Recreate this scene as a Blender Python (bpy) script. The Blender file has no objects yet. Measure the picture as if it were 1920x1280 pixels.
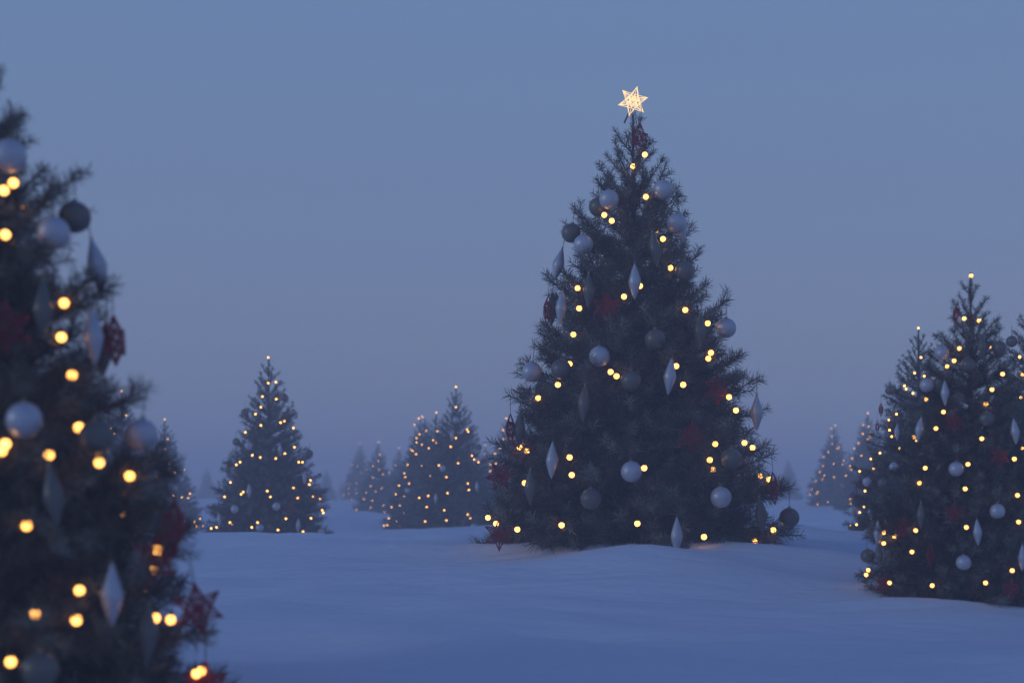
import bpy, math, random
import numpy as np
from mathutils import Vector, Matrix, noise

S = bpy.context.scene
C = S.collection
F = 2667.0            # focal length in photo pixels (1920 wide, 36 mm sensor, 50 mm lens)
CAMZ = 0.68
HY = 910.0            # horizon row in the photo

# ------------------------------------------------------------------ camera
cam = bpy.data.cameras.new('camera')
cam.lens = 50.0
cam.sensor_width = 36.0
cam.shift_y = (HY - 640.0) / 1920.0
cam.clip_start = 0.05
cam.clip_end = 600.0
cam.dof.use_dof = True
cam.dof.focus_distance = 7.5
cam.dof.aperture_fstop = 2.4
camo = bpy.data.objects.new('camera', cam)
camo.location = (0, 0, CAMZ)
camo.rotation_euler = (math.radians(90), 0, 0)
C.objects.link(camo)
S.camera = camo

# ------------------------------------------------------------------ world
SUN_EL, SUN_ROT = math.radians(14.0), math.radians(-112)   # azimuth from +Y, clockwise
w = bpy.data.worlds.new('World')
S.world = w
w.use_nodes = True
nt = w.node_tree
nt.nodes.clear()
out = nt.nodes.new('ShaderNodeOutputWorld')
sky = nt.nodes.new('ShaderNodeTexSky')
sky.sky_type = 'NISHITA'
sky.sun_disc = False
sky.sun_elevation = SUN_EL
sky.sun_rotation = SUN_ROT
bg1 = nt.nodes.new('ShaderNodeBackground')
bg1.inputs['Strength'].default_value = 0.01
nt.links.new(sky.outputs[0], bg1.inputs['Color'])
tc = nt.nodes.new('ShaderNodeTexCoord')
sep = nt.nodes.new('ShaderNodeSeparateXYZ')
nt.links.new(tc.outputs['Generated'], sep.inputs[0])
ramp = nt.nodes.new('ShaderNodeValToRGB')
ramp.color_ramp.elements[0].position = 0.0
ramp.color_ramp.elements[0].color = (0.152, 0.196, 0.320, 1)
ramp.color_ramp.elements[1].position = 1.0
ramp.color_ramp.elements[1].color = (0.022, 0.068, 0.31, 1)
e = ramp.color_ramp.elements.new(0.12)
e.color = (0.150, 0.200, 0.345, 1)
e = ramp.color_ramp.elements.new(0.32)
e.color = (0.133, 0.216, 0.395, 1)
nt.links.new(sep.outputs['Z'], ramp.inputs[0])
bg2 = nt.nodes.new('ShaderNodeBackground')
bg2.inputs['Strength'].default_value = 1.0
nt.links.new(ramp.outputs[0], bg2.inputs['Color'])
add = nt.nodes.new('ShaderNodeAddShader')
nt.links.new(bg1.outputs[0], add.inputs[0])
nt.links.new(bg2.outputs[0], add.inputs[1])
nt.links.new(add.outputs[0], out.inputs['Surface'])

sun = bpy.data.lights.new('sun', 'SUN')
sun.energy = 0.42
sun.angle = math.radians(18)
sun.color = (0.62, 0.80, 1.0)
suno = bpy.data.objects.new('sun', sun)
SD = Vector((math.sin(SUN_ROT) * math.cos(SUN_EL), math.cos(SUN_ROT) * math.cos(SUN_EL), math.sin(SUN_EL)))
suno.rotation_euler = SD.to_track_quat('Z', 'Y').to_euler()
C.objects.link(suno)

S.view_settings.view_transform = 'Standard'
S.view_settings.look = 'None'
S.view_settings.exposure = 0.0
S.view_settings.gamma = 1.0
cy = S.cycles
cy.use_denoising = True
cy.use_adaptive_sampling = True
cy.adaptive_threshold = 0.012
cy.max_bounces = 5
cy.diffuse_bounces = 3
cy.glossy_bounces = 2
cy.transmission_bounces = 2
cy.volume_bounces = 2
cy.transparent_max_bounces = 4
cy.sample_clamp_indirect = 4.0
cy.caustics_reflective = False
cy.caustics_refractive = False

# ------------------------------------------------------------------ haze
HAZE = 0.0245
def make_haze():
    x0, x1, y0, y1, z0, z1 = -190, 190, -30, 200, -2.6, 3.0
    v = [(x, y, z) for z in (z0, z1) for y in (y0, y1) for x in (x0, x1)]
    f = [(0, 2, 3, 1), (4, 5, 7, 6), (0, 1, 5, 4), (2, 6, 7, 3), (0, 4, 6, 2), (1, 3, 7, 5)]
    me = bpy.data.meshes.new('haze')
    me.from_pydata(v, [], f)
    o = bpy.data.objects.new('haze', me)
    C.objects.link(o)
    m = bpy.data.materials.new('haze')
    m.use_nodes = True
    n = m.node_tree
    n.nodes.clear()
    mo = n.nodes.new('ShaderNodeOutputMaterial')
    pv = n.nodes.new('ShaderNodeVolumePrincipled')
    pv.inputs['Color'].default_value = (0.98, 0.91, 0.92, 1)
    pv.inputs['Density'].default_value = HAZE
    pv.inputs['Anisotropy'].default_value = 0.0
    n.links.new(pv.outputs[0], mo.inputs['Volume'])
    me.materials.append(m)
    o['kind'] = 'stuff'
    o['label'] = 'pale blue evening haze hanging over the snow field'
make_haze()

# ------------------------------------------------------------------ materials
def mat(name, col, rough=0.5, metal=0.0, emit=None, strength=0.0, spec=0.5, var=None):
    m = bpy.data.materials.new(name)
    m.use_nodes = True
    n = m.node_tree
    b = n.nodes['Principled BSDF']
    b.inputs['Base Color'].default_value = (*col, 1)
    b.inputs['Roughness'].default_value = rough
    b.inputs['Metallic'].default_value = metal
    b.inputs['Specular IOR Level'].default_value = spec
    if emit:
        b.inputs['Emission Color'].default_value = (*emit, 1)
        b.inputs['Emission Strength'].default_value = strength
    if var:
        col2, scale = var
        t = n.nodes.new('ShaderNodeTexCoord')
        nz = n.nodes.new('ShaderNodeTexNoise')
        nz.inputs['Scale'].default_value = scale
        nz.inputs['Detail'].default_value = 3
        r = n.nodes.new('ShaderNodeValToRGB')
        r.color_ramp.elements[0].position = 0.35
        r.color_ramp.elements[1].position = 0.65
        r.color_ramp.elements[0].color = (*col, 1)
        r.color_ramp.elements[1].color = (*col2, 1)
        n.links.new(t.outputs['Object'], nz.inputs['Vector'])
        n.links.new(nz.outputs['Fac'], r.inputs[0])
        n.links.new(r.outputs[0], b.inputs['Base Color'])
    return m

M = dict(
    needles=mat('needles', (0.060, 0.044, 0.030), 0.5, var=((0.085, 0.070, 0.048), 5.0)),
    pale=mat('pale_needles', (0.175, 0.18, 0.140), 0.5, var=((0.26, 0.28, 0.235), 8.0)),
    bark=mat('bark', (0.11, 0.075, 0.06), 0.9, var=((0.16, 0.115, 0.095), 40.0)),
    white=mat('satin_white', (0.46, 0.475, 0.53), 0.42, 0.3, var=((0.52, 0.52, 0.57), 9.0)),
    taupe=mat('taupe', (0.125, 0.115, 0.098), 0.38, 0.25, var=((0.155, 0.14, 0.12), 9.0)),
    red=mat('red_gloss', (0.25, 0.006, 0.014), 0.3, 0.2, var=((0.30, 0.009, 0.02), 30.0)),
    cap=mat('brass_cap', (0.42, 0.33, 0.20), 0.35, 0.9, var=((0.36, 0.28, 0.18), 60.0)),
    cord=mat('cord', (0.10, 0.08, 0.07), 0.8, var=((0.14, 0.11, 0.09), 60.0)),
    cable=mat('cable', (0.02, 0.03, 0.025), 0.5, var=((0.03, 0.04, 0.03), 60.0)),
    bulb=mat('lit_bulb', (0.8, 0.6, 0.4), 0.4, emit=(1.0, 0.44, 0.080), strength=4.8),
    star=mat('lit_star', (0.8, 0.6, 0.4), 0.4, emit=(1.0, 0.69, 0.30), strength=1.12),
)

def snow_mat():
    m = bpy.data.materials.new('snow')
    m.use_nodes = True
    n = m.node_tree
    b = n.nodes['Principled BSDF']
    b.inputs['Roughness'].default_value = 0.75
    b.inputs['Specular IOR Level'].default_value = 0.25
    t = n.nodes.new('ShaderNodeTexCoord')
    nz = n.nodes.new('ShaderNodeTexNoise')
    nz.inputs['Scale'].default_value = 0.9
    nz.inputs['Detail'].default_value = 5
    r = n.nodes.new('ShaderNodeValToRGB')
    r.color_ramp.elements[0].color = (0.76, 0.82, 0.90, 1)
    r.color_ramp.elements[1].color = (0.84, 0.88, 0.93, 1)
    n.links.new(t.outputs['Object'], nz.inputs['Vector'])
    n.links.new(nz.outputs['Fac'], r.inputs[0])
    n.links.new(r.outputs[0], b.inputs['Base Color'])
    # fine wind grain, longer across than in depth
    mp = n.nodes.new('ShaderNodeMapping')
    mp.inputs['Scale'].default_value = (1.6, 7.0, 3.0)
    n.links.new(t.outputs['Object'], mp.inputs['Vector'])
    n2 = n.nodes.new('ShaderNodeTexNoise')
    n2.inputs['Scale'].default_value = 1.6
    n2.inputs['Detail'].default_value = 9
    n2.inputs['Roughness'].default_value = 0.62
    n.links.new(mp.outputs[0], n2.inputs['Vector'])
    bp = n.nodes.new('ShaderNodeBump')
    bp.inputs['Strength'].default_value = 1.0
    bp.inputs['Distance'].default_value = 0.048
    n.links.new(n2.outputs['Fac'], bp.inputs['Height'])
    n.links.new(bp.outputs[0], b.inputs['Normal'])
    return m
M['snow'] = snow_mat()

# ------------------------------------------------------------------ helpers
def tag(o, label=None, cat=None, group=None, kind=None):
    if label: o['label'] = label
    if cat: o['category'] = cat
    if group: o['group'] = group
    if kind: o['kind'] = kind
    return o

def link(name, me, parent=None):
    o = bpy.data.objects.new(name, me)
    C.objects.link(o)
    o.parent = parent
    return o

def empty(name, loc, rot=(0, 0, 0), scale=1.0):
    o = bpy.data.objects.new(name, None)
    o.empty_display_size = 0.05
    C.objects.link(o)
    o.location = loc
    o.rotation_euler = rot
    o.scale = (scale,) * 3
    return o

def np_mesh(name, verts, loops, sizes, m, smooth=False):
    me = bpy.data.meshes.new(name)
    verts = np.asarray(verts, dtype=np.float32).reshape(-1, 3)
    loops = np.asarray(loops, dtype=np.int32).ravel()
    sizes = np.asarray(sizes, dtype=np.int32)
    me.vertices.add(len(verts))
    me.vertices.foreach_set('co', verts.ravel())
    me.loops.add(len(loops))
    me.loops.foreach_set('vertex_index', loops)
    me.polygons.add(len(sizes))
    starts = np.concatenate([[0], np.cumsum(sizes)[:-1]]).astype(np.int32)
    me.polygons.foreach_set('loop_start', starts)
    if smooth:
        me.polygons.foreach_set('use_smooth', np.ones(len(sizes), dtype=bool))
    me.update(calc_edges=True)
    me.materials.append(m)
    return me

def frame_of(d):
    """two unit vectors perpendicular to each row of d"""
    up = np.tile(np.array([0., 0., 1.]), (len(d), 1))
    bad = np.abs(d[:, 2]) > 0.93
    up[bad] = (1., 0., 0.)
    a = np.cross(d, up)
    a /= np.linalg.norm(a, axis=1)[:, None] + 1e-9
    return a, np.cross(a, d)

def prisms(segs, sides):
    """segs: rows p(3) q(3) r0 r1 -> verts, loops, sizes of open tubes"""
    segs = np.asarray(segs, dtype=np.float64)
    n = len(segs)
    p, q, r0, r1 = segs[:, :3], segs[:, 3:6], segs[:, 6], segs[:, 7]
    d = q - p
    d /= np.linalg.norm(d, axis=1)[:, None] + 1e-9
    a, b = frame_of(d)
    V = np.zeros((n, 2 * sides, 3))
    for k in range(sides):
        t = 2 * math.pi * k / sides
        o = a * math.cos(t) + b * math.sin(t)
        V[:, k] = p + o * r0[:, None]
        V[:, sides + k] = q + o * r1[:, None]
    quad = []
    for k in range(sides):
        k2 = (k + 1) % sides
        quad.append([k, k2, sides + k2, sides + k])
    quad = np.array(quad)
    L = (quad[None] + (np.arange(n) * 2 * sides)[:, None, None]).reshape(-1)
    return V.reshape(-1, 3), L, np.full(n * sides, 4)

class MB:
    def __init__(s):
        s.v, s.l, s.s, s.n = [], [], [], 0
    def put(s, v, l, z):
        v = np.asarray(v).reshape(-1, 3)
        s.v.append(v); s.l.append(np.asarray(l) + s.n); s.s.append(np.asarray(z)); s.n += len(v)
    def tubes(s, segs, sides=4):
        if len(segs): s.put(*prisms(segs, sides))
    def path(s, pts, r, sides=4):
        s.tubes([(*pts[i], *pts[i + 1], r, r) for i in range(len(pts) - 1)], sides)
    def lathe(s, prof, seg=20, ctr=(0, 0, 0)):
        v, f, z = [], [], []
        n = len(prof)
        for r, h in prof:
            for k in range(seg):
                a = 2 * math.pi * k / seg
                v.append((ctr[0] + r * math.cos(a), ctr[1] + r * math.sin(a), ctr[2] + h))
        for i in range(n - 1):
            for k in range(seg):
                k2 = (k + 1) % seg
                f += [i * seg + k, i * seg + k2, (i + 1) * seg + k2, (i + 1) * seg + k]
                z.append(4)
        s.put(v, f, z)
    def mesh(s, name, m, smooth=False):
        return np_mesh(name, np.concatenate(s.v), np.concatenate(s.l), np.concatenate(s.s), m, smooth)

# ------------------------------------------------------------------ terrain
def px(x, y, D):
    return Vector(((x - 960) / F * D, D, CAMZ - (y - HY) / F * D))

CTRL = []   # x, D, z
def ctl(x, y, D): 
    v = px(x, y, D); CTRL.append((v.x, v.y, v.z))
for a in [(1187, 1020, 7.0), (1187, 1040, 6.2), (1000, 1044, 6.2), (1400, 1038, 6.4), (1440, 1010, 7.3), (930, 1022, 6.8),
          (1560, 1040, 6.6), (1600, 1075, 6.0), (1820, 1108, 5.6), (1820, 1128, 5.15), (1640, 1102, 5.4), (1750, 1180, 4.7), (1900, 1280, 4.0),
          (1500, 1150, 5.0), (1400, 1280, 3.8), (1722, 1000, 9.1), (1600, 995, 9.0), (1950, 1035, 7.2), (1500, 1003, 8.5), (1560, 975, 13.0),
          (1563, 947, 28), (1700, 958, 24), (400, 1006, 11.5), (520, 1006, 11.5), (620, 1003, 12.0), (504, 1004, 13.0), (250, 1008, 14.0), (308, 990, 20),
          (700, 1006, 12.0), (760, 1004, 12.0), (830, 996, 13.5), (905, 994, 13.0), (855, 993, 16), (788, 1000, 20), (709, 978, 29), (675, 940, 40), (949, 988, 21),
          (960, 1280, 3.6), (960, 1180, 4.4), (960, 1100, 5.4), (600, 1090, 5.6), (600, 1160, 4.6), (500, 1280, 3.7), (0, 1330, 3.2), (100, 1100, 6.0), (100, 1010, 10.0),
          (1500, 962, 16), (650, 960, 22), (390, 948, 56), (960, 930, 75), (1600, 932, 75), (200, 935, 50), (-600, 990, 14), (2500, 990, 14),
          (960, 924, 150), (3000, 928, 150), (-1500, 928, 150)]:
    ctl(*a)
CTRL += [(-2.5, 0, 0.08), (2.5, 0, 0.08), (0, -2, 0.1), (0, 0.6, 0.1), (-8, 2, 0.1), (8, 2, 0.1)]
CT = np.array(CTRL)
def uv(x, y):
    d = np.maximum(y, -1.5) + 4.0
    return np.stack([x / d * 2.2, np.log(d) * 1.6], -1)
U = uv(CT[:, 0], CT[:, 1])
def phi(r2): return 0.5 * r2 * np.log(r2 + 1e-9)
K = phi(((U[:, None] - U[None]) ** 2).sum(-1)) + np.eye(len(U)) * 0.002
P = np.concatenate([np.ones((len(U), 1)), U], 1)
A = np.block([[K, P], [P.T, np.zeros((3, 3))]])
W = np.linalg.solve(A, np.concatenate([CT[:, 2], np.zeros(3)]))
def ripple(x, y):
    a = noise.noise(Vector((x * 0.55, y * 1.1, 3.1))) * 0.055
    b = noise.noise(Vector((x * 1.3 + y * 0.4, y * 2.6, 7.7))) * 0.045
    n = noise.noise(Vector((x * 0.8 - y * 0.9, y * 1.5 + x * .3, 1.3)))
    c = (0.5 - abs(n)) * 0.085
    e = noise.noise(Vector((x * 1.1 + 5, y * 3.4 + x * .5, 2.2)))
    return a + b + c + (0.4 - abs(e)) * 0.042 - 0.04
def ground_base(x, y):
    x = np.atleast_1d(np.asarray(x, float)); y = np.atleast_1d(np.asarray(y, float))
    q = uv(np.clip(x, -170, 170), y)
    z = np.zeros(len(q))
    for i in range(0, len(q), 20000):
        k = phi(((q[i:i + 20000, None] - U[None]) ** 2).sum(-1))
        z[i:i + 20000] = k @ W[:-3] + W[-3] + q[i:i + 20000] @ W[-2:]
    return np.clip(z, -1.6, 0.9)
def ground_z(x, y):
    return float(ground_base(x, y)[0]) + ripple(x, y)

def make_ground():
    n = 420
    u = np.linspace(-1, 1, n)
    xs = np.sinh(u * 4.6) / math.sinh(4.6) * 175
    v = np.linspace(0, 1, 560)
    ys = -24 + 30 * v / 1 * 0 + 0
    ys = np.concatenate([np.linspace(-24, 2.0, 40)[:-1], 2.0 + (np.exp(np.linspace(0, 1, 520) * 4.4) - 1) / (math.exp(4.4) - 1) * 185])
    X, Y = np.meshgrid(xs, ys)
    X, Y = X.ravel(), Y.ravel()
    Z = ground_base(X, Y) + np.array([ripple(a, b) for a, b in zip(X, Y)])
    nx, ny = len(xs), len(ys)
    i = np.arange(nx * ny).reshape(ny, nx)
    L = np.stack([i[:-1, :-1], i[:-1, 1:], i[1:, 1:], i[1:, :-1]], -1).reshape(-1)
    me = np_mesh('ground', np.stack([X, Y, Z], -1), L, np.full((nx - 1) * (ny - 1), 4), M['snow'], True)
    tag(link('ground', me), 'smooth blue dusk snow field with soft wind drifts', kind='structure')
make_ground()

# ------------------------------------------------------------------ spruce trees
H0 = 2.10
PT = [0, .03, .09, .17, .23, .35, .48, .6, .79, .91, 1.0]
PR = [.030, .045, .074, .108, .132, .168, .215, .264, .328, .354, .360]
def prof(z):
    return float(np.interp((H0 - z) / H0, PT, PR)) * H0
def elev(t):
    return math.radians(float(np.interp(t, [0, .1, .3, .6, .85, 1], [60, 48, 29, 18, 9, 2])))

def tree_meshes(seed, n_tips=260, hooks=(), clear=(), gap=0.0040, wid=0.0028, fine=True):
    rnd = random.Random(seed)
    branches = []
    zs = np.linspace(0.0, H0 - 0.03, 400)
    wts = np.array([prof(z) + 0.03 for z in zs]); cum = np.cumsum(wts) / wts.sum()
    for i in range(n_tips):
        z = float(np.interp((i + .5) / n_tips, cum, zs)) + rnd.uniform(-.03, .03)
        z = min(max(z, 0.0), H0 - 0.02)
        th = i * 2.39996 + rnd.uniform(-.35, .35)
        t = (H0 - z) / H0
        lump = 1 + 0.10 * noise.noise(Vector((math.cos(th) * 1.6, math.sin(th) * 1.6, z * 3 + seed)))
        R = prof(z) * rnd.choice((rnd.uniform(.66, .88), rnd.uniform(.84, 1.02))) * lump
        branches.append((Vector((R * math.cos(th), R * math.sin(th), z)), t, 1.0))
    for i in range(30):      # long boughs that reach out of the outline
        th = i * 2.39996 + rnd.uniform(-.5, .5) + 1.0
        z = (1 - math.sqrt(rnd.uniform(.04, .9))) * H0
        R = prof(z) * rnd.uniform(1.0, 1.10)
        branches.append((Vector((R * math.cos(th), R * math.sin(th), z)), (H0 - z) / H0, 1.0))
    for i in range(34):      # lowest boughs resting on the snow
        th = i * 2.39996 + rnd.uniform(-.3, .3)
        z = rnd.uniform(.0, .07)
        R = prof(z) * rnd.uniform(.80, 1.08)
        branches.append((Vector((R * math.cos(th), R * math.sin(th), z)), 1.0, 1.0))
    for h in hooks:
        h = Vector(h)
        if h.z > H0 - .12: continue
        t = min(max((H0 - h.z) / H0, 0), 1)
        rad = Vector((h.x, h.y, 0)); 
        if rad.length > 1e-4: rad.normalize()
        branches.append((h + rad * 0.012 + Vector((0, 0, .002)), t, 0.8))
    wood, twigs, limb = [], [], []
    def curve(p, c, q, s): return p * (1 - s) ** 2 + c * 2 * s * (1 - s) + q * s * s
    for tip, t, dens in branches:
        r = math.hypot(tip.x, tip.y)
        el = elev(t) + rnd.uniform(-.12, .12)
        z0 = max(tip.z - r * math.tan(el), 0.05 + rnd.uniform(0, .08))
        z0 = min(z0, H0 - .05)
        o = Vector((0, 0, z0))
        L = (tip - o).length
        mid = o.lerp(tip, .55) + Vector((0, 0, -0.06 * L)) + Vector((rnd.uniform(-1, 1), rnd.uniform(-1, 1), 0)) * 0.05 * L
        ns = max(4, int(L / 0.06))
        pts = [curve(o, mid, tip, k / ns) for k in range(ns + 1)]
        for k in range(ns):
            ra = (0.0018 + 0.008 * (1 - k / ns) * L); rb = (0.0018 + 0.008 * (1 - (k + 1) / ns) * L)
            limb.append((*pts[k], *pts[k + 1], ra, rb))
            if (k + 1) / ns > .15:
                twigs.append((pts[k], pts[k + 1], 1.0, k == ns - 1, t))
        step = 0.075
        s = 0.25 * L + rnd.uniform(0, step)
        side = 1
        ssc = .55 if t < .12 else (.8 if t < .22 else 1.0)
        while s < L * 0.93:
            f = s / L
            p = curve(o, mid, tip, f)
            d = (curve(o, mid, tip, min(f + .05, 1)) - curve(o, mid, tip, f - .05)).normalized()
            lat = d.cross(Vector((0, 0, 1)))
            if lat.length < .05: lat = Vector((1, 0, 0))
            lat.normalize()
            up = lat.cross(d)
            ang = math.radians(rnd.uniform(28, 50))
            roll = rnd.gauss(0, .45) + (math.pi * .5 * rnd.choice((0, 0, 0, 1)))
            sd = (lat * side * math.cos(roll) + up * math.sin(roll))
            dd = (d * math.cos(ang) + sd * math.sin(ang)).normalized()
            l = (min(.16, .34 * (L - s)) * rnd.uniform(.6, 1.15) + .05) * ssc
            q = p + dd * l + Vector((0, 0, .02 * l / .1 * rnd.uniform(-.3, 1)))
            m_ = p.lerp(q, .5) + Vector((0, 0, -.01 * l / .1))
            wood.append((*p, *m_, .0022, .0018)); wood.append((*m_, *q, .0018, .0012))
            twigs.append((p, m_, 1.0, False, t)); twigs.append((m_, q, 1.0, True, t))
            if l > .15:
                s2 = .03 + rnd.uniform(0, .02); sg = 1
                while s2 < l * .88:
                    pp = p.lerp(q, s2 / l)
                    l2t = dd.cross(up).normalized()
                    a2 = math.radians(rnd.uniform(35, 55)); ro = rnd.gauss(0, .7)
                    d3 = (dd * math.cos(a2) + (l2t * sg * math.cos(ro) + up * math.sin(ro)) * math.sin(a2)).normalized()
                    l3 = .42 * (l - s2) + .026
                    qq = pp + d3 * l3
                    wood.append((*pp, *qq, .0016, .001)); twigs.append((pp, qq, 1.0, True, t))
                    s2 += .08; sg = -sg
            s += step * rnd.uniform(.75, 1.25); side = -side
    # leader
    twigs.append((Vector((0, 0, H0 - .20)), Vector((0, 0, H0)), 1.0, True, 0.0))
    twigs.append((Vector((0, 0, H0 - .22)), Vector((0, 0, H0)), 1.0, True, 0.0))
    rs = np.random.RandomState(seed)
    A_ = np.array([(*a, *b) for a, b, _, _, _ in twigs])
    last = np.array([x[3] for x in twigs]); tt = np.array([x[4] for x in twigs])
    ln = np.linalg.norm(A_[:, 3:] - A_[:, :3], axis=1)
    cnt = np.maximum((ln / gap).astype(int), 3)
    idx = np.repeat(np.arange(len(cnt)), cnt)
    first = np.concatenate([[0], np.cumsum(cnt)[:-1]])
    k = np.arange(len(idx)) - first[idx]
    f = (k + rs.rand(len(idx))) / cnt[idx]
    p, q = A_[idx, :3], A_[idx, 3:]
    ax = (q - p) / (ln[idx][:, None] + 1e-9)
    base = p + (q - p) * f[:, None]
    a, b = frame_of(ax)
    th = k * 2.39996 + rs.rand(len(idx)) * .8
    rad = a * np.cos(th)[:, None] + b * np.sin(th)[:, None]
    endness = np.where(last[idx], np.clip((f - .75) / .25, 0, 1), 0)
    ang = np.radians(56 - 14 * endness + rs.randn(len(idx)) * 8)
    nl = np.interp(tt[idx], [0, .15, .5, 1], [.028, .034, .046, .051]) * (1 + rs.randn(len(idx)) * .14) * (1 - .15 * endness)
    d = ax * np.cos(ang)[:, None] + rad * np.sin(ang)[:, None]
    d[:, 2] += .12
    d /= np.linalg.norm(d, axis=1)[:, None]
    tipp = base + d * nl[:, None]
    keep = np.ones(len(idx), bool)
    for (c, cr) in clear:
        mm = ((base + tipp) / 2 - np.array(c))
        keep &= (mm ** 2).sum(1) > cr * cr
        keep &= ((tipp - np.array(c)) ** 2).sum(1) > (cr * .9) ** 2
    keep &= tipp[:, 2] > -.06
    shoot = rs.rand(len(cnt)) < .30
    sh = shoot[idx][keep]
    base, tipp, d = base[keep], tipp[keep], d[keep]
    a, b = frame_of(d)
    ph = rs.rand(len(d)) * math.pi
    wv = (a * np.cos(ph)[:, None] + b * np.sin(ph)[:, None]) * wid * .5
    m1 = base * .45 + tipp * .55
    V = np.stack([base - wv * .7, base + wv * .7, m1 + wv, tipp, m1 - wv], 1).reshape(-1, 3)
    n = len(base)
    Lp = np.arange(n * 5)
    mb = MB()
    mb.put(V, Lp, np.full(n, 5))
    mb.tubes([x for x in wood if not any((Vector(x[3:6]) - Vector(c)).length < cr * .9 for c, cr in clear)], 3)
    crown = mb.mesh('crown', M['needles'])
    crown.materials.append(M['bark'])
    crown.materials.append(M['pale'])
    mi = np.zeros(len(crown.polygons), dtype=np.int32); mi[n:] = 1; mi[:n][sh] = 2
    crown.polygons.foreach_set('material_index', mi)
    mb = MB()
    tr = [(0.032 * (1 - z / H0) + .0035) for z in np.linspace(-.15, H0 - .01, 14)]
    zz = np.linspace(-.15, H0 - .01, 14)
    mb.lathe([(tr[i], zz[i]) for i in range(14)] + [(0.0005, H0)], 8)
    mb.tubes(limb, 5 if fine else 3)
    trunk = mb.mesh('trunk', M['bark'])
    return trunk, crown

def place_tree(meshes, x, D, zb, scale, rot, label, group='decorated spruce trees standing in the snow'):
    t = empty('spruce_tree', (x, D, zb), (0, 0, rot), scale)
    tag(t, label, 'tree', group)
    link('trunk', meshes[0], t)
    link('crown', meshes[1], t)
    return t

# ------------------------------------------------------------------ decorations
def ball_mesh(rad, m):
    mb = MB()
    n = 20
    mb.lathe([(max(rad * math.sin(math.pi * i / n), 1e-4), rad * math.cos(math.pi * i / n)) for i in range(n + 1)][::-1], 32)
    return mb.mesh('ball', m, True)
def spindle_mesh(m):
    mb = MB()
    pr = [(.0004, -.082), (.006, -.074), (.013, -.056), (.0205, -.034), (.0265, -.014), (.0292, 0), (.0265, .014), (.0205, .034), (.013, .056), (.0065, .073), (.004, .080)]
    v, f, z = [], [], []
    seg = 6
    mb.lathe(pr, seg)
    me = mb.mesh('body', m, False)
    return me
def cap_mesh(h, r=.0065):
    mb = MB()
    mb.lathe([(r, h - .004), (r, h + .006), (.0005, h + .0065)], 12)
    ring = [(.005 * math.cos(a), 0, h + .011 + .005 * math.sin(a)) for a in [i * math.pi / 5 for i in range(11)]]
    mb.path(ring, .0008)
    return mb.mesh('cap', M['cap'], True)
def cord_mesh(h0, h1):
    mb = MB()
    for s in (-1, 1):
        mb.path([(0, 0, h0), (s * .0022, 0, h0 * .6 + h1 * .4), (s * .0016, 0, h0 * .15 + h1 * .85), (0, 0, h1)], .0009, 4)
    return mb.mesh('cord', M['cord'])
CORD = 0.085
def star_segments(R, d, r=.0016, inner=False, rot=0.0):
    segs = []
    T = [Vector((R * math.sin(a), 0, R * math.cos(a))) for a in [rot + i * math.pi / 3 for i in range(6)]]
    rv = R * .47
    VF = [Vector((rv * math.sin(a), -d, rv * math.cos(a))) for a in [rot + (i + .5) * math.pi / 3 for i in range(6)]]
    VB = [Vector((v.x, d, v.z)) for v in VF]
    def s(a, b, k=1.0): segs.append((*a, *b, r * k, r * k))
    for i in range(6):
        for V in (VF, VB):
            s(T[i], V[i]); s(T[i], V[i - 1])
            s(V[i], V[i - 1])
            if inner or V is VF: s(V[i], Vector((0, V[i].y * 1.3, 0)))
        s(VF[i], VB[i])
        mF = (VF[i] + VF[i - 1]) / 2; mB = (VB[i] + VB[i - 1]) / 2
        s(T[i], mF * .8 + Vector((0, -d * .45, 0))); s(T[i], mB * .8 + Vector((0, d * .45, 0)))
        if inner:
            s(mF * .8 + Vector((0, -d * .45, 0)), Vector((0, -d * 1.3, 0)))
            s(mB * .8 + Vector((0, d * .45, 0)), Vector((0, d * 1.3, 0)))
    return segs, T
def star_mesh(name, R, d, m, r=.0016, inner=False):
    segs, T = star_segments(R, d, r, inner)
    mb = MB()
    mb.tubes(segs, 5)
    for t in T:
        mb.lathe([(.0002, -.003), (.0032, 0), (.0002, .003)], 8, tuple(t))
    return mb.mesh(name, m, True), segs

RB = .046
ORN = {}
def proto_parts():
    ORN['W'] = [('ball', ball_mesh(RB, M['white'])), ('cap', cap_mesh(RB)), ('cord', cord_mesh(RB + .015, RB + CORD))]
    ORN['T'] = [('ball', ball_mesh(RB, M['taupe'])), ('cap', cap_mesh(RB)), ('cord', cord_mesh(RB + .015, RB + CORD))]
    ORN['DW'] = [('body', spindle_mesh(M['white'])), ('cap', cap_mesh(.080, .0045)), ('cord', cord_mesh(.094, .080 + CORD))]
    ORN['DT'] = [('body', spindle_mesh(M['taupe'])), ('cap', cap_mesh(.080, .0045)), ('cord', cord_mesh(.094, .080 + CORD))]
    ORN['R'] = [('frame', star_mesh('frame', .072, .014, M['red'], .0025, True)[0]), ('cord', cord_mesh(.072, .072 + CORD))]
proto_parts()
ONAME = {'W': ('bauble', 'bauble', 'white satin bauble'), 'T': ('bauble', 'bauble', 'grey taupe bauble'),
         'DW': ('diamond_ornament', 'ornament', 'white diamond ornament'), 'DT': ('diamond_ornament', 'ornament', 'grey taupe diamond ornament'),
         'R': ('wire_star_ornament', 'ornament', 'red wire star ornament')}
OGROUP = {'W': 'white baubles hanging on the trees', 'T': 'taupe baubles hanging on the trees', 'DW': 'white diamond ornaments on the trees',
          'DT': 'taupe diamond ornaments on the trees', 'R': 'red wire stars hanging on the trees'}
HOOK = {'W': RB + CORD, 'T': RB + CORD, 'DW': .08 + CORD, 'DT': .08 + CORD, 'R': .072 + CORD}
CLR = {'W': .058, 'T': .058, 'DW': .055, 'DT': .055, 'R': .012}
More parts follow.
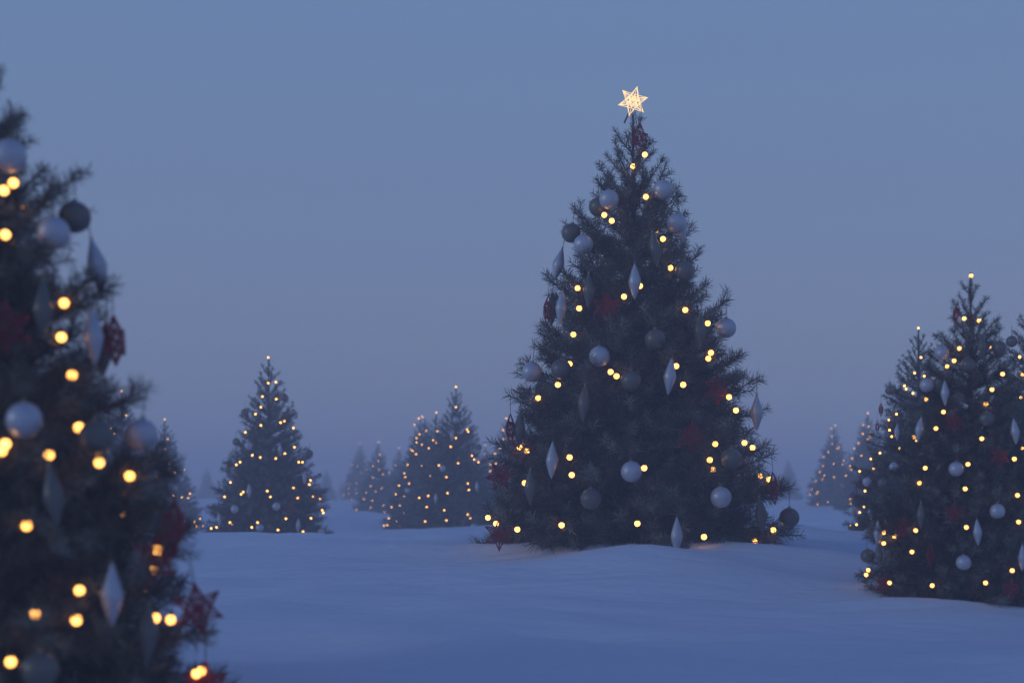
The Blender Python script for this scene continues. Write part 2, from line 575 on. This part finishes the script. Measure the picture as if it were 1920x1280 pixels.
ORDS = ['topmost', 'second highest', 'third highest', 'fourth highest', 'fifth highest', 'sixth highest', 'seventh highest', 'eighth highest', 'ninth highest', 'tenth highest', 'eleventh highest', 'twelfth highest', 'thirteenth highest']

def solve(pxx, pyy, cx, D, zb, sc, k):
    Y = D
    tx = (cx - 960) / F * D
    for _ in range(30):
        X = (pxx - 960) / F * Y; Z = CAMZ - (pyy - HY) / F * Y
        R = k * prof(min(max((Z - zb) / sc, 0), H0)) * sc
        dx = X - tx
        Yn = D - math.sqrt(max(R * R - dx * dx, 0.0))
        Y = Y * .5 + Yn * .5
    return Vector(((pxx - 960) / F * Y, Y, CAMZ - (pyy - HY) / F * Y))

def uvball(rad, a, b, m):
    mb = MB()
    mb.lathe([(max(rad * math.sin(math.pi * i / b), 1e-4), rad * math.cos(math.pi * i / b)) for i in range(b + 1)][::-1], a)
    return mb.mesh('bulb', m, True)
BULB_NEAR = uvball(.0127, 16, 10, M['bulb'])
BULB_FAR = uvball(.0127, 8, 5, M['bulb'])

def string_lights(pts, tx, D, zb, sc, label, near, extra=None, seed=0):
    root = empty('string_lights', (tx, D, zb))
    tag(root, label, 'string lights', 'warm string lights wound round the trees')
    o = Vector((tx, D, zb))
    loc = [p - o for p in pts]
    order = sorted(range(len(loc)), key=lambda i: -loc[i].z)
    mb = MB()
    prev = None
    seq = [loc[i] for i in order]
    if extra is not None: seq = [extra - o] + seq
    for i in range(len(seq) - 1):
        a, b = seq[i], seq[i + 1]
        ra, rb = math.hypot(a.x, a.y), math.hypot(b.x, b.y)
        ta, tb = math.atan2(a.y, a.x), math.atan2(b.y, b.x)
        dt = (tb - ta + math.pi) % (2 * math.pi) - math.pi
        if ra < .02: ta = tb; dt = 0
        if rb < .02: dt = 0
        nseg = 8 if near else 4
        path = []
        for k in range(nseg + 1):
            f = k / nseg
            g = math.sin(math.pi * f)
            r = (ra + (rb - ra) * f) * (1 - .22 * g)
            z = a.z + (b.z - a.z) * f - .012 * g
            path.append((r * math.cos(ta + dt * f), r * math.sin(ta + dt * f), z))
        mb.path(path, (.0013 if near else .0016) * sc, 4 if near else 3)
    if near:
        for p in loc:
            mb.lathe([(.0005 * sc, -.006 * sc), (.0055 * sc, -.006 * sc), (.0055 * sc, .008 * sc), (.0005 * sc, .010 * sc)], 8, (p.x, p.y, p.z + .0135 * sc))
    if mb.n: link('cable', mb.mesh('cable', M['cable']), root)
    me = BULB_NEAR if near else BULB_FAR
    for p in loc:
        b = link('bulb', me, root)
        b.location = p
        b.scale = (sc,) * 3
    return root

def decorate(tree_name, short, cx, D, zb, sc, bulbs, orns, near, seed, top=None):
    """bulbs [(x,y[,k])], orns [(kind,x,y[,tilt[,spin]])] in photo pixels; returns hooks and clear zones in tree space"""
    rnd = random.Random(seed)
    tx = (cx - 960) / F * D
    hooks, clear, objs, bp = [], [], [], []
    for b in bulbs:
        k = b[2] if len(b) > 2 else rnd.choice((.98, .95, .93, rnd.uniform(.84, .95)))
        if k > 2:      # lies on the snow: k is its distance
            while k < 9 and CAMZ - (b[1] - HY) / F * k > ground_z((b[0] - 960) / F * k, k): k += .01
            X = (b[0] - 960) / F * k
            p = Vector((X, k, ground_z(X, k) + .006))
        else:
            p = solve(b[0], b[1], cx, D, zb, sc, k)
        bp.append(p)
        clear.append(((p - Vector((tx, D, zb))) / sc, .015 if k > .96 else .004))
    for o in orns:
        kind, x, y = o[:3]
        tilt = o[3] if len(o) > 3 else rnd.uniform(-4, 4)
        spin = o[4] if len(o) > 4 else rnd.uniform(-30, 30)
        kk = o[5] if len(o) > 5 else (.88 if kind == 'R' else 1.04)
        p = solve(x, y, cx, D, zb, sc, kk)
        objs.append([kind, p, tilt, spin])
        l = (p - Vector((tx, D, zb))) / sc
        clear.append((l, CLR[kind] if kind != 'R' or kk < 1.05 else .045))
        if kind in ('DW', 'DT'):
            clear.append((l + Vector((0, 0, .045)), .032)); clear.append((l + Vector((0, 0, -.045)), .032))
        h = Matrix.Rotation(math.radians(tilt), 3, 'Y') @ Vector((0, 0, HOOK[kind]))
        hooks.append((p + h * sc - Vector((tx, D, zb))) / sc)
    for kind in ONAME:
        same = sorted([q for q in objs if q[0] == kind], key=lambda q: -q[1].z)
        name, cat, lab = ONAME[kind]
        for i, (k_, p, tilt, spin) in enumerate(same):
            r = empty(name, p, (0, math.radians(tilt), math.radians(spin)), sc)
            r.rotation_mode = 'ZYX'      # spin first, then tilt
            if len(same) == 1: tx_ = f'single {lab} on the {short}'
            elif i == len(same) - 1: tx_ = f'lowest {lab} on the {short}'
            else: tx_ = f'{ORDS[i]} {lab} on the {short}'
            tag(r, tx_, cat, OGROUP[kind])
            for pn, me in ORN[kind]:
                link(pn, me, r)
    for i in range(10 if near else 0):      # far side
        z = rnd.uniform(.15, 1.8); a = rnd.uniform(.7, math.pi - .7)
        R = prof(z) * sc * .92
        bp.append(Vector((tx + R * math.cos(a), D + R * math.sin(a), zb + z * sc)))
    string_lights(bp, tx, D, zb, sc, f'warm string lights on the {short}', near, top, seed)
    return hooks, clear

# --- near trees: every visible light and ornament read off the photograph
def build_tree(label, short, cx, ytop, ybase, D, bulbs, orns, near, seed, meshes=None, top=None, n_tips=340, gap=.0020, wid=.0031):
    zb = CAMZ - (ybase - HY) / F * D
    sc = (ybase - ytop) * D / F / H0
    hooks, clear = decorate(label, short, cx, D, zb, sc, bulbs, orns, near, seed, top)
    rnd = random.Random(seed * 7)
    if meshes is None:
        meshes = tree_meshes(seed, n_tips, hooks, clear, gap, wid)
        rot = 0.0
    else:
        rot = rnd.uniform(0, 6.28)
    place_tree(meshes, (cx - 960) / F * D, D, zb, sc, rot, label)

# main, star-topped tree
star_c = px(1187, 190, 7.0)
build_tree('tall dark spruce topped by a glowing star, hung with baubles and lights', 'star-topped spruce',
    1187, 215, 1027, 7.0,
    [(1209, 290), (1187, 312, .3), (1211, 369, .93), (1133, 403, .95), (1147, 414), (1243, 448), (1257, 502, .93), (1200, 536, .97), (1170, 556, .95),
     (1083, 540, .95), (1086, 578, .96), (1285, 581), (1327, 606, .92), (1075, 627, .9), (1333, 661, .96), (1328, 672, .9), (1268, 686), (1281, 721),
     (1145, 697), (1156, 705), (1068, 682, .9), (1046, 721), (1009, 746, .95), (1367, 744), (1380, 769), (1411, 839), (1396, 830, .9), (1331, 862, .97),
     (1337, 880), (1425, 892), (1442, 898), (1068, 857), (1072, 890), (974, 838, .95), (988, 845, .95), (984, 905), (1208, 877, 1.0), (1195, 981),
     (1320, 1006), (1415, 1017, 5.0), (1450, 993), (1053, 984), (970, 992), (930, 981), (915, 970, .97), (1341, 832, .8)],
    [('W', 1142, 374), ('W', 1243, 356, 5), ('W', 1094, 458), ('W', 1269, 418), ('W', 1362, 615, 0), ('W', 1124, 668), ('W', 997, 697, 6), ('W', 1184, 884), ('W', 1352, 932),
     ('T', 1122, 388, 0, 0, .85), ('T', 1071, 437, 8), ('T', 1284, 508), ('T', 1228, 636), ('T', 1052, 692), ('T', 1183, 714), ('T', 1371, 860), ('T', 1108, 935), ('T', 1480, 970, 0),
     ('DW', 1047, 496, 14, 10), ('DW', 1277, 425, -8, 0, 1.0), ('DW', 1190, 528, 0), ('DW', 1052, 577, 5), ('DW', 1256, 706, 6), ('DW', 1419, 774, 0), ('DW', 1035, 863, 2, 40), ('DW', 1269, 1005, 0),
     ('DT', 1228, 467, -8), ('DT', 1104, 545, 0), ('DT', 1312, 620), ('DT', 1095, 757, 3), ('DT', 974, 805, 2), ('DT', 995, 913, 0), ('DT', 1427, 965, -6), ('DT', 1035, 580, 3, 0, .92),
     ('R', 1199, 260, 4, 48, .5), ('R', 1027, 582, 3, 82, 1.08), ('R', 1137, 577, 0, 10), ('R', 957, 805, 0, 80, 1.08), ('R', 980, 840, 0, 20), ('R', 938, 892, 25, 30, 1.08), ('R', 936, 1002, 0, 5, 1.1),
     ('R', 1345, 730, 0, 20), ('R', 1298, 820, 0, 5), ('R', 1451, 915, -4, 70, 1.08)],
    True, 11, top=star_c + Vector((-.02, 0, -.04)), n_tips=430)

# glowing star
def glow_star():
    root = empty('star_topper', star_c, (0, math.radians(16), 0))
    tag(root, 'glowing warm wire star on the tip of the tallest spruce', 'tree topper')
    me, segs = star_mesh('frame', .073, .020, M['star'], .0015)
    link('frame', me, root)
    segs, T = star_segments(.034, .012, .0012, rot=0)
    mb = MB(); mb.tubes(segs, 5)
    link('inner_star', mb.mesh('inner_star', M['star']), root)
    mb = MB(); mb.tubes([(0, 0, -.035, -.012, 0, -.115, .004, .004)], 8)
    link('socket', mb.mesh('socket', M['cable']), root)
glow_star()

# near blurred tree on the left
build_tree('large blurred spruce close to the camera, cut off by the left edge', 'blurred spruce at the left edge',
    -92, -20, 1350, 3.2,
    [(25, 343), (7, 357), (120, 568), (115, 632), (135, 703, .93), (148, 801), (10, 832), (3, 845), (186, 867), (243, 892, .95), (295, 1030, .97), (288, 1066),
     (149, 1106), (143, 1162), (291, 1158), (320, 1161, .95), (377, 1257), (368, 1262, .96), (65, 1152, .9), (92, 852, .9), (10, 440, .9), (50, 985, .85), (20, 1240, .9)],
    [('W', 18, 292), ('W', 100, 437), ('W', 45, 787), ('W', 265, 815, 5), ('T', 140, 407, 0), ('T', 180, 820), ('T', 75, 1255, 0),
     ('DW', 182, 500, -12), ('DW', 175, 632, -3), ('DW', 210, 1115, 0, 20), ('DT', 80, 580), ('DT', 195, 655, 4, 0, .95), ('DT', 100, 930, -8), ('DT', 310, 985, 0), ('DT', 277, 1190),
     ('R', 10, 615, 0, 10), ('R', 215, 638, -3, 80, 1.08), ('R', 327, 985, 0, 78, 1.08), ('R', 288, 1050, 10, 30, .97), ('R', 372, 1140, -10, 25, 1.08), ('R', 385, 1285, 0, 20)],
    True, 23, n_tips=520)

# right tree
build_tree('tall spruce with a bulb on its tip near the right edge', 'tall right-hand spruce',
    1820, 522, 1114, 5.6,
    [(1821, 517, .01), (1836, 601), (1808, 597, .8), (1880, 701), (1799, 653, .9), (1789, 676, .96), (1776, 687), (1849, 757), (1860, 730, .9), (1769, 772), (1755, 803), (1841, 822, .96),
     (1735, 877), (1724, 905), (1815, 870), (1810, 916), (1717, 994), (1812, 988), (1710, 1034), (1908, 928), (1910, 978), (1902, 860), (1898, 1069, .96), (1848, 1092),
     (1748, 1097), (1668, 1092), (1624, 1077), (1628, 1068, .93), (1657, 998), (1657, 1018, .96), (1677, 1005, .88)],
    [('W', 1766, 662, 0), ('W', 1738, 722), ('W', 1793, 879), ('W', 1870, 958), ('W', 1807, 1054), ('T', 1815, 684), ('T', 1850, 785), ('T', 1874, 652, 0), ('T', 1627, 1042),
     ('DW', 1772, 737), ('DW', 1724, 805, 8), ('DW', 1903, 809, -6), ('DW', 1833, 998), ('DW', 1646, 1000, 0), ('DW', 1917, 1045), ('DT', 1842, 650, -5), ('DT', 1727, 965), ('DT', 1648, 1040),
     ('R', 1793, 588, 10, 70), ('R', 1790, 792, 0, 10), ('R', 1697, 988, 0, 15), ('R', 1790, 962, 0, 5), ('R', 1875, 855, 0, 10), ('R', 1745, 1040, 0, 60), ('R', 1660, 1096, 0, 10), ('R', 1897, 1105, 0, 10)],
    True, 37, n_tips=340, gap=.0021, wid=.0034)

V1 = tree_meshes(51, 330, gap=.0036, wid=.0052, fine=False)
V2 = tree_meshes(67, 330, gap=.0036, wid=.0052, fine=False)
VV = [V1, V2]

build_tree('spruce with dotted lights behind and left of the tall right-hand tree', 'spruce behind the tall right-hand tree',
    1722, 619, 1000, 9.1,
    [(1722, 615, .01), (1727, 670), (1715, 699), (1733, 705), (1696, 723), (1699, 729, .9), (1712, 737), (1731, 760), (1681, 776), (1667, 787), (1668, 806), (1672, 818), (1718, 826),
     (1686, 840), (1650, 849), (1638, 878), (1612, 883), (1633, 860), (1622, 920), (1612, 960), (1606, 983), (1595, 986), (1646, 980), (1620, 950)],
    [('W', 1676, 875), ('W', 1626, 903), ('W', 1599, 957, 0), ('W', 1627, 1000), ('T', 1668, 732, 0), ('T', 1655, 905), ('R', 1652, 768, 0, 60), ('R', 1645, 800, 0, 80), ('R', 1613, 905, 0, 70),
     ('DW', 1682, 810), ('DW', 1632, 960)],
    False, 41, meshes=V1)
build_tree('spruce cut off by the right edge behind the tall right-hand tree', 'spruce cut off by the right edge',
    1938, 560, 1040, 7.2, [(1912, 669), (1917, 702), (1917, 840), (1914, 745), (1935, 620), (1960, 800), (1990, 900), (1980, 720)],
    [('T', 1897, 640, 0), ('W', 1960, 700), ('DW', 1975, 850)], False, 43, meshes=V2)
build_tree('wide spruce standing alone on the snow at centre left', 'lone spruce at centre left',
    504, 674, 1004, 13.0,
    [(503, 670, .01), (503, 718), (517, 716), (492, 743), (518, 748), (489, 763, .9), (479, 776), (526, 792), (533, 789), (489, 797), (460, 810), (550, 802), (552, 838), (473, 853), (488, 857),
     (517, 859), (534, 850), (450, 866), (443, 871), (560, 866), (567, 866), (432, 904), (456, 922), (452, 926), (501, 920), (507, 931), (550, 914), (558, 933), (580, 908), (582, 900), (587, 931),
     (604, 956), (606, 961), (583, 971), (536, 972), (431, 979), (435, 983), (406, 988), (396, 990), (483, 979), (472, 988), (521, 993), (568, 996), (421, 931), (600, 935)],
    [('W', 466, 835), ('W', 440, 954), ('W', 518, 949), ('W', 487, 989), ('W', 602, 998), ('DW', 525, 842), ('DW', 467, 920), ('DW', 559, 985), ('DW', 571, 895), ('DW', 411, 974),
     ('T', 459, 773), ('T', 533, 745), ('T', 580, 850), ('T', 443, 828), ('R', 430, 870, 0, 70), ('R', 545, 955, 0, 10)],
    False, 47, meshes=V2)

FAR = [
 ('dark spruce with one tip light, tallest of the middle distant cluster', 'tallest spruce of the middle cluster', 855, 729, 993, 16,
  [(855, 725, .01), (855, 763), (876, 805), (878, 809), (855, 821), (845, 837), (885, 854), (889, 861), (897, 866), (859, 868), (823, 872), (837, 894), (877, 906), (879, 918), (839, 924), (803, 929), (800, 950), (833, 956), (837, 975), (877, 964), (882, 971), (797, 977), (786, 933)],
  [('W', 855, 787), ('W', 830, 878), ('W', 888, 987), ('DW', 847, 816), ('DW', 817, 934), ('DW', 894, 912), ('T', 898, 838)]),
 ('slim spruce directly left of the tallest tree in the middle cluster', 'slim spruce left of the cluster\'s tallest', 818, 777, 996, 19,
  [(818, 773, .01), (820, 808), (812, 825), (818, 830), (804, 840), (805, 880), (791, 873), (807, 892)], [('W', 765, 920)]),
 ('spruce thick with tiny lights in the left half of the middle cluster', 'spruce left in the middle cluster', 788, 787, 1000, 20,
  [(785, 784, .01), (777, 796), (799, 808), (787, 814), (781, 821), (781, 829), (791, 833), (771, 842), (774, 845), (780, 851), (764, 871), (758, 887), (760, 894), (767, 906), (748, 910), (775, 917), (742, 926),
   (758, 930), (767, 935), (778, 940), (750, 947), (780, 950), (757, 962), (769, 960), (729, 971), (744, 977), (772, 982), (726, 984), (720, 985), (752, 986), (775, 997), (771, 1001), (764, 994), (746, 1000), (734, 950)],
  [('DW', 792, 918), ('W', 763, 918)]),
 ('spruce mostly hidden between two cluster trees, only its tip light clear', 'half hidden cluster spruce', 797, 785, 985, 24, [(792, 781, .01), (804, 845), (810, 905)], []),
 ('hazy narrow spruce with a tip light left of the middle cluster', 'hazy narrow spruce left of the cluster', 709, 832, 978, 29,
  [(710, 829, .01), (712, 852), (709, 864), (699, 873), (711, 880), (718, 889), (699, 895), (695, 911), (715, 915), (704, 921), (686, 923), (682, 935), (698, 938), (695, 951), (719, 947), (668, 955), (673, 969), (662, 980), (674, 978), (690, 973), (695, 977), (710, 972), (721, 959)], []),
 ('faint misty spruce farthest left behind the narrow hazy tree', 'faint misty spruce behind the narrow tree', 675, 833, 940, 41,
  [(675, 830, .01), (660, 870), (671, 873), (683, 862), (686, 879), (668, 894), (655, 907), (648, 909), (654, 915), (667, 917), (644, 927), (653, 925), (668, 924), (660, 936), (677, 885), (669, 905)], []),
 ('faint spruce tip between the narrow hazy tree and the cluster', 'faint spruce between narrow tree and cluster', 748, 843, 965, 34, [(748, 839, .01), (741, 872), (730, 886), (729, 935)], []),
 ('hazy spruce partly hidden by the left side of the star-topped tree', 'hazy spruce left behind the star-topped tree', 949, 788, 990, 21,
  [(949, 784, .01), (943, 806), (944, 823), (937, 840), (928, 850), (930, 869), (919, 870), (919, 883), (957, 892)], []),
 ('faint spruce tip just right of the middle cluster', 'faint spruce right of the cluster', 910, 838, 965, 29, [(910, 834, .01), (909, 850)], []),
 ('hazy spruce with a tip light beside the blurred left tree', 'hazy spruce beside the blurred left tree', 309, 789, 1003, 20,
  [(309, 786, .01), (314, 823), (309, 843), (290, 857), (316, 869), (327, 885), (345, 880), (294, 894), (325, 929), (341, 932), (353, 933), (356, 925), (307, 939), (375, 972), (364, 978), (368, 986), (380, 986), (347, 979)],
  [('W', 328, 915), ('W', 378, 998)]),
 ('spruce nearly hidden behind the blurred left tree, tip light showing', 'spruce hidden behind the blurred left tree', 228, 737, 1003, 16, [(228, 733, .01), (236, 778), (213, 812), (207, 803), (205, 820)], []),
 ('hazy spruce standing farthest left of the two right distant trees', 'left one of the two hazy right trees', 1563, 800, 946, 28,
  [(1566, 797, .01), (1559, 803), (1560, 817), (1560, 832), (1573, 838), (1570, 841), (1553, 847), (1545, 856), (1563, 869), (1582, 863), (1580, 870), (1544, 873), (1537, 885), (1546, 891), (1542, 898), (1530, 901), (1564, 894), (1577, 909), (1581, 913), (1577, 917), (1522, 917), (1533, 922), (1531, 925), (1519, 926), (1516, 944), (1533, 945), (1552, 941), (1570, 942), (1577, 940)], []),
 ('hazy spruce with a tip light between distant tree and right-hand trees', 'right one of the two hazy right trees', 1627, 777, 955, 24,
  [(1627, 774, .01), (1619, 796), (1629, 799), (1634, 811), (1618, 813), (1627, 823), (1631, 819), (1610, 830), (1602, 840), (1598, 859), (1615, 854), (1596, 880), (1611, 884), (1586, 891), (1594, 873), (1594, 935), (1595, 944)], []),
]
for i, (lab, short, cx, yt, yb, D, bl, orn) in enumerate(FAR):
    build_tree(lab, short, cx, yt, yb, D, bl, orn, False, 100 + i, meshes=VV[i % 2])

GHOST = [(388, 876, 950, 56, 'ghostly unlit spruce fading into haze left of the lone spruce'),
         (356, 893, 948, 72, 'smallest ghostly spruce in the haze beside the hazy left tree'),
         (612, 880, 955, 54, 'ghostly spruce fading into haze right of the lone spruce'),
         (1478, 862, 950, 47, 'ghostly spruce in the haze right of the star-topped tree'),
         (640, 900, 948, 82, 'barely visible spruce in the haze left of the faint misty tree')]
for i, (cx, yt, yb, D, lab) in enumerate(GHOST):
    zb = CAMZ - (yb - HY) / F * D
    sc = (yb - yt) * D / F / H0
    place_tree(VV[i % 2], (cx - 960) / F * D, D, zb, sc, i * 1.3, lab)
